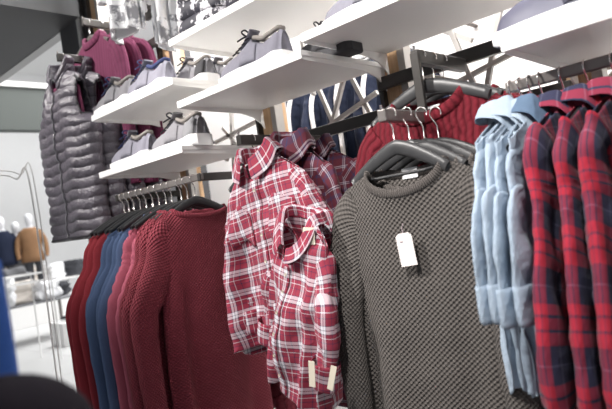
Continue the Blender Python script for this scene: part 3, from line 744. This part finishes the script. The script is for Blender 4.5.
# ------------------------------------------------------------------ shoes
def shoe(label, upper, sole='sole', lace='lace_navy', heel=None, Ls=.285, W=.052, Hh=.092, solet=.028, group=None, lining='shoe_tan', toe=None):
    """toe at -X, heel at +X, sole bottom at z=0"""
    t = empty('sneaker', label=label, cat='shoe', group=group)
    n = 40; U = np.linspace(0, 1, n); nu = 36
    wid = lambda u: W * (math.sin(PI * min(1, (u + .012) / .62) / 2) ** .55 if u < .45 else (1 - .22 * math.sin(PI * (u - .45) / .55))) * (1 if u < .9 else math.sqrt(max(.02, 1 - ((u - .9) / .115) ** 2)))
    hei = lambda u: np.interp(u, [0, .04, .15, .3, .45, .55, .62, .75, .88, .96, 1], [.016, .038, .052, .064, .082, .100, .094, .078, .086, .095, .078]) * Hh / .092
    ctr = lambda u: .006 * math.sin(u * PI)
    P = []
    for u in U:
        w, h = wid(u), hei(u); row = []
        for k in range(nu):
            a = 2 * PI * k / nu; c, s = math.cos(a), math.sin(a)
            lean = 1 - .34 * max(0, s) * (1 if u > .3 else .5)
            y = ctr(u) + w * .96 * lean * math.copysign(abs(c) ** .8, c); z = solet * .6 + (h if s > 0 else .012) * abs(s) ** .75 * (1 if s > 0 else -1)
            if u > .56 and u < .97 and s > .8: z -= (s - .8) / .2 * .045 * math.sin(min(1, (u - .56) / .07) * PI / 2) * math.sin(min(1, (.97 - u) / .05) * PI / 2)
            row.append((-Ls / 2 + Ls * (.012 + .976 * u), y, z))
        P.append(row)
    P = np.array(P); MB().grid(P, wrap=True, cap0=True, cap1=True).build('upper', M[upper], t)
    S = []
    for u in U:
        w = wid(u) * 1.09
        lift = .010 * max(0, 1 - u / .15) ** 2
        tz = solet * (1.0 + .35 * max(0, (u - .5) / .5) + .1 * max(0, 1 - u / .1))
        S.append([(-Ls / 2 + Ls * (u * 1.02 - .01), ctr(u) + w * a, (lift if b == 0 else tz)) for a, b in ((-.9, 0), (-1, .3), (-1.0, 1), (-.9, 1), (.9, 1), (1, 1), (1, .3), (.9, 0))])
        for q in (1, 6): S[-1][q] = (S[-1][q][0], S[-1][q][1], lift + .006)
    MB().grid(np.array(S), wrap=True, cap0=True, cap1=True).build('sole', M[sole], t, bevel=.003)
    # padded collar round the opening
    cl = []
    for k in range(28):
        a = 2 * PI * k / 28; u = .765 + .205 * math.cos(a)
        cl.append((-Ls / 2 + Ls * u, ctr(u) + wid(.8) * .62 * math.sin(a) * .9, solet * .6 + hei(u) * .965))
    b = MB(); loop_tube(b, cl, .006, .007); b.build('collar', M[lining], t)
    tg = MB().tube([(-Ls / 2 + Ls * .40, 0, solet * .6 + hei(.4) * .95), (-Ls / 2 + Ls * .52, 0, solet * .6 + hei(.52) + .002), (-Ls / 2 + Ls * .60, 0, solet * .6 + hei(.56) + .016)], [.016, .020, .022], 12, r2=.005, up=(0, 0, 1), samples=8)
    tg.build('tongue', M[upper], t)
    lc = MB()
    for k in range(5):
        u = .32 + .05 * k; x = -Ls / 2 + Ls * u; z = solet * .6 + hei(u) + .003
        lc.tube([(x, -.024, z - .009), (x + .004, -.012, z), (x + .010, .012, z + .001), (x + .012, .024, z - .008)], .0026, 6)
    x = -Ls / 2 + Ls * .54; z = solet * .6 + hei(.54) + .006
    for s in (-1, 1):
        lc.tube([(x, 0, z), (x - .006, s * .016, z + .016), (x - .004, s * .034, z + .006), (x - .002, s * .018, z - .004), (x, 0, z)], .0026, 6, samples=16)
        lc.tube([(x, 0, z), (x - .016, s * .014, z - .002), (x - .026, s * .034, z - .014)], .0026, 6, samples=8)
    lc.build('laces', M[lace], t)
    def patch(name, ua, ub, zlo, zhi, mat):
        for s in (-1, 1):
            G = []
            for u in np.linspace(ua, ub, 9):
                row = []
                for q in np.linspace(zlo, zhi, 6):
                    w, h = wid(u), hei(u); ss = q; cc = math.sqrt(max(0, 1 - ss * ss)); lean = 1 - .34 * ss
                    row.append((-Ls / 2 + Ls * (.012 + .976 * u) * 1.0, ctr(u) + s * (w * .96 * lean * cc ** .8 + .002), solet * .6 + h * ss ** .75))
                G.append(row)
            MB().grid(np.array(G)).build(name, M[mat], t, solid=.002)
    if heel: patch('heel_panel', .78, .985, .12, .80, heel)
    patch('side_panel', .44, .66, .12, .72, toe or upper)
    return t
def put_shoe(s, px, py, y, ztop_, rz, sc=1):
    p = at(px, py, 1, y); place(s, p.x, y, ztop_, rz); s.scale = (sc,) * 3
TS = .018
def sh(label, x, y, z, rz, sc=1, **k):
    s = shoe(label, **k); place(s, x, y, z, rz); s.scale = (sc,) * 3; return s
GS = 'sneakers on the wall shelves'
sh('lilac grey sneaker with thick white sole at the tip of the upper left shelf', -2.47, 1.43, 1.900 + TS, .05, sc=1.2, upper='shoe_grey', lace='lace_navy', group=GS)
sh('grey sneaker with navy laces in the middle of the upper left shelf', -2.20, 1.44, 1.900 + TS, .05, sc=1.22, upper='shoe_lilac', lace='lace_navy', group=GS, lining='lace_navy')
sh('grey sneaker with a dark heel panel on the upper left shelf', -2.06, 1.56, 1.900 + TS, .05, sc=1.1, upper='shoe_grey', heel='shoe_dark', lace='lace_black', group=GS)
sh('grey sneaker with blue laces at the right end of the upper left shelf', -2.03, 1.70, 1.900 + TS, .0, upper='shoe_grey', lace='lace_navy', group=GS, sc=1.15)
sh('lilac grey sneaker with navy laces at the tip of the lower left shelf', -2.385, 1.43, 1.630 + TS, .05, sc=1.2, upper='shoe_lilac', lace='lace_navy', group=GS)
sh('grey sneaker with black laces at the right end of the lower left shelf', -2.04, 1.44, 1.630 + TS, .05, sc=1.22, upper='shoe_grey', heel='midgrey', lace='lace_black', group=GS)
sh('dark sneaker between the two grey ones on the lower left shelf', -2.20, 1.62, 1.630 + TS, .05, upper='shoe_dark', lace='lace_black', group=GS)
sh('lilac sneaker with black laces and white sole on the middle shelf', -1.50, 1.425, 1.80 + TS, .04, sc=1.22, upper='shoe_lilac', lace='lace_black', group=GS)
sh('black sneaker behind the lilac one on the middle shelf', -1.27, 1.54, 1.80 + TS, .05, upper='shoe_dark', lace='lace_black', group=GS, sole='shoe_dark')
sh('lilac grey sneaker with white sole on the shelf above the red sweaters', -.99, 1.44, 1.846 + TS, .05, sc=1.15, upper='shoe_lilac', group=GS)
sh('large dusk blue shoe with white sole at the top right', -.40, 1.42, 1.620 + TS, .04, upper='shoe_navy', group=GS, sc=1.45, lace='lace_navy', toe='shoe_navy')

# ------------------------------------------------------------------ folded and hanging printed clothes at the top
def folded(label, mat, w, d, h, layers=4, seed=0, name='folded_clothes', group=None, cat='clothes', amp=.012):
    t = empty(name, label=label, cat=cat, group=group)
    for k in range(layers):
        hh = h / layers; n = 48; rows = []
        for q in np.linspace(-PI / 2, PI / 2, 9):
            zz = (k + .5) * hh + hh * .56 * math.sin(q); sc = .90 + .10 * math.cos(q)
            if abs(q) > 1.5: sc = .88
            rows.append([(w / 2 * sc * math.copysign(abs(math.cos(a)) ** .3, math.cos(a)), d / 2 * sc * math.copysign(abs(math.sin(a)) ** .3, math.sin(a)), zz) for a in np.linspace(0, 2 * PI, n, endpoint=False)])
        G = np.array(rows); f = wr(G, seed + k, 18)[:, :, None] * amp
        G = G + np.concatenate([f * np.sign(G[:, :, :1]), f * np.sign(G[:, :, 1:2]), f * .5], 2)
        MB().grid(G, wrap=True, cap0=True, cap1=True).build('folded_layer', mat if not isinstance(mat, list) else mat[k % len(mat)], t)
    return t
place(folded('black and white marbled garment folded at the left of the top shelf', M['marble'], .26, .30, .16, 3, 1, group='marbled clothes on the top shelf'), -1.72, 1.51, 2.043 + .022, .1)
place(folded('black and white marbled garment folded at the right of the top shelf', M['marble'], .30, .30, .15, 3, 5, group='marbled clothes on the top shelf'), -1.40, 1.50, 2.043 + .022, -.1)
for k, (px, lab, mt) in enumerate(((128, 'white T-shirt with grey marbled hem hanging above the purple sweaters', 'marble2'), (172, 'white T-shirt with grey print hanging left of the top shelf', 'marble2'))):
    p = at(px, 32 if k == 0 else 44, 1, 1.56 if k == 0 else 1.66)
    s = shirt(lab, 'T-shirt', M['white_cloth'], w0=.12 if k == 0 else .09, w1=.125 if k == 0 else .07, L=.45, dep=.03, nw=.055, nf=.05, placket=False, slen=.2, sw=.035, seed=900 + k, roll=False, famp=.02, name='t_shirt', group='white T-shirts high on the wall', stand=.01)
    hm, UVh, _ = body_grid(.12 if k == 0 else .09, .127 if k == 0 else .072, .45, .034, .055, .05, .005, .055, 5, .02, 900 + k, 144, 80, wamp=.006, hemw=.02)
    MB().grid(hm[58:] * np.array([1.02, 1.06, 1.0]), wrap=True).build('printed_hem', M[mt], s, solid=.003)
    place(s, p.x, p.y, p.z + .45, 0 if k == 0 else .3)
    h = hanger('hanger of the ' + lab, group='hangers of the white T-shirts', mat=M['black_plastic'], w=.10, lower=False); place(h, p.x, p.y, p.z + .45 - GZ, 0 if k == 0 else .3)
    arm(p.x, p.y - .03, p.z + .45 - GZ - .01, 'display arm holding the ' + lab)

# ------------------------------------------------------------------ navy jackets behind the lattice
t = empty('clothes_rail', (-1.75, 2.35, 2.12), label='steel rail behind the lattice carrying navy track jackets', cat='rail')
MB().tube([(-.5, 0, 0), (.5, 0, 0)], .012, 10).build('rail_bar', M['rail_light'], t)
for s_ in (-1, 1): MB().tube([(s_ * .48, 0, 0), (s_ * .48, .4, 0)], .012, 10).build('wall_arm', M['rail_light'], t)
for k in range(4):
    lab = ['navy track jacket with white stripe, left behind the lattice', 'navy track jacket with white stripe, second behind the lattice', 'navy track jacket with white stripe, third behind the lattice', 'navy track jacket with white stripe, right behind the lattice'][k]
    s = sweater(lab, 'jacket', M['navy'], M['navy'], name='track_jacket', w0=.2, w1=.22, L=.62, dep=.045, nw=.06, nf=.03, seed=950 + k, group='navy jackets behind the lattice', sl=.56, sd=.04, nv=40, famp=.02, wamp=.01)
    for q in (-1, 1):
        pth = [(q * (.19), -.028, -.09), (q * .225, -.045, -.2), (q * .23, -.06, -.36), (q * .235, -.065, -.52)]
        MB().tube(pth, .012, 8, r2=.012, samples=16, up=(0, 1, 0)).build('white_stripe', M['white_cloth'], s)
    xk = -1.97 + .16 * k
    place(s, xk, 2.35, 2.12 + GZ, PI / 2 - .5)
    h = hanger('hanger of the ' + lab, group='hangers behind the lattice', mat=M['black_plastic'], lower=False); place(h, xk, 2.35, 2.12 + .0015, PI / 2 - .5)

# ------------------------------------------------------------------ background store
def mannequin(label, x, y, z, rz, jacket, leg='dark', name='mannequin'):
    t = empty(name, (x, y, z), rz, label=label, cat='mannequin')
    prof = [(0, .86, .13, .10), (0, .95, .165, .115), (0, 1.05, .14, .10), (0, 1.2, .155, .105), (0, 1.33, .18, .11), (0, 1.42, .16, .085), (0, 1.47, .07, .06), (0, 1.53, .055, .055), (0, 1.57, .065, .08), (0, 1.64, .078, .098), (0, 1.70, .076, .095), (0, 1.75, .05, .065), (0, 1.765, .01, .01)]
    G = np.array([[(w * math.cos(a), d * math.sin(a), zz) for a in np.linspace(0, 2 * PI, 24, endpoint=False)] for _, zz, w, d in prof])
    MB().grid(G, wrap=True, cap0=True, cap1=True).build('torso', M['mann'], t, sub=1)
    for s in (-1, 1):
        MB().tube([(s * .08, 0, .92), (s * .09, -.01, .5), (s * .10, 0, .08), (s * .10, -.03, .03)], [.085, .062, .045, .05], 12, r2=[.085, .062, .045, .05]).build('leg', M[leg], t)
        MB().tube([(s * .15, 0, 1.40), (s * .235, -.01, 1.22), (s * .26, -.05, 1.02), (s * .25, -.09, .88)], [.062, .058, .05, .04], 12, r2=[.062, .058, .05, .04], samples=14).build('sleeve', M[jacket], t)
    J = np.array([[(w * 1.14 * math.cos(a), (d + .02) * math.sin(a) - .0, zz) for a in np.linspace(0, 2 * PI, 40, endpoint=False)] for zz, w, d in ((.80, .19, .13), (.9, .185, .13), (1.05, .165, .12), (1.2, .17, .12), (1.33, .185, .12), (1.43, .15, .09), (1.48, .09, .08))])
    J += wr(J, 3, 12)[:, :, None] * .01
    MB().grid(J, wrap=True).build('jacket', M[jacket], t, solid=.008)
    return t
def bg(px, py, X): return at(px, py, 0, X)
def platform(label, x0, x1, y0, y1, h, mat='white_metal'):
    t = MB().box(x0, x1, y0, y1, 0, h).build('display_plinth', M[mat], smooth=False, bevel=.01); return tag(t, label, 'plinth')
platform('long low white plinth under the two mannequins', -12.6, -11.6, 3.9, 5.6, .42)
p = bg(31, 240, -12); mannequin('white headed mannequin wearing a brown jacket', p.x, p.y, .42, 1.2, 'brown')
p = bg(3, 245, -12.2); mannequin('white headed mannequin wearing a dark blue jacket', p.x, p.y, .42, 1.4, 'navy')
p = bg(15, 246, -12.3); mannequin('third white mannequin in a pale grey jacket', p.x, p.y + .05, .30, 1.4, 'midgrey')
def table(label, px, py, X, w, d, h, mat='white_metal', top='white_metal'):
    p = bg(px, py, X); t = empty('display_table', (p.x, p.y, 0), label=label, cat='table')
    MB().box(-w / 2, w / 2, -d / 2, d / 2, h - .03, h).build('tabletop', M[top], t, smooth=False, bevel=.004)
    for a in (-1, 1):
        for b in (-1, 1): MB().box(a * (w / 2 - .03) - .02, a * (w / 2 - .03) + .02, b * (d / 2 - .03) - .02, b * (d / 2 - .03) + .02, 0, h - .03).build('leg', M[mat], t, smooth=False)
    return Vector((p.x, p.y, h))
q = table('grey display table heaped with pale clothes on the left', 28, 290, -9.6, .8, 1.3, .62, 'rail_light', 'midgrey')
hp = [('beige sweater folded on the grey display table', 'beige', 0, -.25, .5, .2), ('white shirt heaped on the grey display table', 'white_cloth', .1, .15, .4, .16), ('dark grey trousers folded on the grey display table', 'dark', -.1, .5, .3, .12), ('pale scarf piled at the near edge of the grey table', 'white_cloth', .25, -.45, .28, .24), ('grey jacket on top of the beige sweater', 'midgrey', -.05, -.2, .34, .12)]
for k, (lb, mt, dx, dy, w, h) in enumerate(hp):
    o = folded(lb, M[mt], w * 1.2, w * 1.1, h * 1.7, 2, 30 + k, amp=.06); place(o, q.x + dx, q.y + dy, q.z + (.36 if k == 4 else .02), .4 * k)
q = table('white display table behind the mannequin in brown', 52, 268, -13.4, .8, 1.6, .75)
for k, (dy, mt, lb) in enumerate(((-.55, 'beige', 'beige clothes on the far white table'), (0, 'white_cloth', 'white clothes on the far white table'), (.5, 'dark', 'dark clothes on the far white table'))):
    o = folded(lb, M[mt], .45, .4, .35, 3, 50 + k, amp=.03); place(o, q.x, q.y + dy, q.z + .01, .3 * k)
# two-bar low rack on the left
t = empty('low_rack', label='low white wire rack standing on the pale floor', cat='rack'); p = bg(24, 320, -7.6); place(t, p.x, p.y, 0, .1)
for a in (-.25, .25):
    for b in (-.28, .28): MB().tube([(a, b, 0), (a, b, 1.12)], .009, 8).build('post', M['white_metal'], t)
for z in (1.0, 1.10):
    for b in (-.28, .28): MB().tube([(-.25, b, z), (.25, b, z)], .009, 8).build('crossbar', M['white_metal'], t)
    for a in (-.25, .25): MB().tube([(a, -.28, z), (a, .28, z)], .009, 8).build('crossbar', M['white_metal'], t)
p = bg(68, 322, -8.4)
tag(MB().box(p.x - .2, p.x + .2, p.y - .18, p.y + .3, 0, p.z + .02).build('shoe_plinth', M['white_metal'], smooth=False, bevel=.01), 'white plinth with a dark shoe beside the red sweater', 'plinth')
s = shoe('dark grey shoe on the white plinth', 'dark', lace='lace_black'); place(s, p.x + .05, p.y + .02, p.z + .024, .9)
# tall white tube rack
t = empty('tube_rack', label='tall white tube clothes rack standing left of the vests', cat='rack')
a = at(31, 190, 0, -3.3); 
base = Vector((a.x, a.y, 0)); t.location = base
MB().tube([(0, 0, .02), (0, 0, a.z - .02), (-.03, -.06, a.z + .07), (-.05, -.2, a.z + .10), (-.1, -.8, a.z + .10)], .0045, 10, samples=60).build('frame_tube', M['white_metal'], t)
MB().tube([(.03, .012, .02), (.03, .012, a.z - .0), (.0, -.05, a.z + .09), (-.02, -.2, a.z + .12), (-.07, -.8, a.z + .12)], .0032, 10, samples=60).build('frame_tube', M['white_metal'], t)
MB().tube([(-.1, -.8, 0.02), (-.1, -.8, a.z + .10)], .006, 10).build('post', M['white_metal'], t)
MB().tube([(.05, .1, .012), (-.15, -.9, .012)], .012, 8).build('foot', M['white_metal'], t)

# ------------------------------------------------------------------ near, out of focus, lower left
t = empty('rolling_rack', (-.95, .15, 0), .0, label='steel clothes rack just beyond the left edge holding the blue coat', cat='rack')
MB().tube([(-.3, 0, 1.62), (.3, 0, 1.62)], .012, 10).build('rail_bar', M['rail_light'], t)
MB().tube([(-.3, 0, 0.02), (-.3, 0, 1.62)], .012, 10).build('post', M['rail_light'], t)
MB().tube([(-.3, -.3, .02), (-.3, .3, .02)], .014, 10).build('foot', M['rail_light'], t)
p = at(12, 300, 0, -.72)
s = sweater('royal blue wool coat out of focus at the left edge', 'coat', M['fgblue'], M['fgblue'], name='wool_coat', w0=.2, w1=.21, L=.95, dep=.03, nw=.07, drop=.16, seed=41, sl=.5, flare=-.005, famp=.006, sw=.05, sleeves=(-1,))
place(s, -.72, p.y - .208, 1.46, PI / 2)
h = hanger('hanger holding the royal blue wool coat', w=.17); place(h, -.72, p.y - .215, 1.60, PI / 2)
p = at(0, 425, 0, -.60)
t = empty('wool_hat', label='dark aubergine wool hat out of focus in the lower left corner', cat='hat')
G = np.array([[(rr * math.cos(a), rr * math.sin(a), zz) for a in np.linspace(0, 2 * PI, 40, endpoint=False)] for zz, rr in ((0, .058), (.02, .064), (.045, .062), (.065, .052), (.08, .036), (.088, .018), (.090, .004))])
G += wr(G, 5, 20)[:, :, None] * .002
MB().grid(G, wrap=True, cap0=True, cap1=True).build('crown', M['dark_navy'], t, sub=1)
b = MB(); loop_tube(b, [(.063 * math.cos(a), .063 * math.sin(a), .014) for a in np.linspace(0, 2 * PI, 40, endpoint=False)], .008, .016); b.build('brim', M['dark_navy'], t)
place(t, p.x, p.y, p.z - .055, .3); t.scale = (1.35, 1.35, 1.1)
ZT = p.z - .055 - .004
t = empty('display_stand', (p.x, p.y - .02, 0), label='slim grey display stand under the dark wool bundle', cat='stand')
MB().box(-.1, .1, -.1, .1, ZT - .025, ZT).build('top_plate', M['rail_light'], t, smooth=False, bevel=.004)
MB().tube([(0, 0, .02), (0, 0, ZT - .025)], .02, 12).build('post', M['rail_light'], t)
MB().tube([(0, 0, 0), (0, 0, .02)], .14, 24).build('base', M['rail_light'], t)

# ------------------------------------------------------------------ labels and tags on the clothes
necklabel(-.855, 1.325, az + GZ - .056, 0, 'white neck label inside the charcoal waffle sweater')
necklabel(-.875, 1.535, rz_ + GZ - .055, 0, 'white neck label inside the front wine red sweater', w=.020)
def card(label, px, py, y, w, h, mat, rz=0, ry=0, grp=None):
    p = at(px, py, 1, y); o = MB().box(-w, w, -.001, .001, -h, h).build('paper_tag', M[mat], smooth=False, bevel=.0006)
    tag(o, label, 'tag', grp); place(o, p.x, p.y, p.z, rz, ry=ry)
card('cream square tag in the open collar of the low plaid shirt', 309, 236, 1.185, .020, .024, 'tan_tag', .1, .1)
card('cream tag below the rolled cuff of the low plaid shirt', 312, 374, 1.135, .010, .036, 'tan_tag', .2, .12)
card('cream tag at the lower right of the plaid shirts', 332, 378, 1.135, .009, .034, 'tan_tag', .2, .35)

# ------------------------------------------------------------------ light
w = bpy.data.worlds.new('world'); SC.world = w; w.use_nodes = True
w.node_tree.nodes['Background'].inputs[0].default_value = (.93, .95, 1, 1); w.node_tree.nodes['Background'].inputs[1].default_value = .25
def area(name, loc, target, size, power, col=(1, 1, 1), sy=None):
    l = bpy.data.lights.new(name, 'AREA'); l.energy = power; l.color = col; l.size = size
    if sy: l.shape = 'RECTANGLE'; l.size_y = sy
    o = bpy.data.objects.new(name, l); C.objects.link(o); o.location = loc
    o.rotation_euler = (Vector(target) - Vector(loc)).to_track_quat('-Z', 'Y').to_euler(); return o
def spot(name, loc, target, power, ang=50, size=.06, col=(1, .96, .92)):
    l = bpy.data.lights.new(name, 'SPOT'); l.energy = power; l.color = col; l.spot_size = math.radians(ang); l.spot_blend = .6; l.shadow_soft_size = size
    o = bpy.data.objects.new(name, l); C.objects.link(o); o.location = loc
    o.rotation_euler = (Vector(target) - Vector(loc)).to_track_quat('-Z', 'Y').to_euler(); return o
spot('added_spot', (-2.5, -.75, 3.5), (-1.35, 1.4, 1.6), 480, 40)
spot('added_spot', (-.5, -.5, 3.4), (-.45, 1.4, 1.5), 260, 42)
spot('added_spot', (-3.4, -.3, 3.6), (-2.75, 1.5, 2.1), 330, 36)
spot('added_spot', (-.3, -.9, 3.5), (-1.1, 1.4, 1.7), 150, 36)
area('added_wall_wash', (-1.2, 2.3, 3.7), (-1.2, 2.75, .9), 4.5, 270, (1, .98, .96), .3)  # unseen lamp added to brighten the wall behind the slats
spot('added_spot', (-3.6, .4, 2.75), (-4.3, 1.6, 1.2), 60, 70)  # unseen lamp added below the soffit to whiten the tube rack
spot('added_spot', (-1.3, -.6, 3.5), (-2.15, 1.3, 1.6), 190, 24)  # unseen narrow lamp added to lift the sweaters on the long rail
area('store_light', (-10, 6, 6.5), (-11, 5, 0), 7, 1050)
area('store_light', (-6, 5, 5), (-7, 4, 0), 4, 110)
SC.view_settings.view_transform = 'Standard'; SC.view_settings.look = 'None'; SC.view_settings.exposure = 0.18; SC.view_settings.gamma = 1
SC.view_settings.use_curve_mapping = False
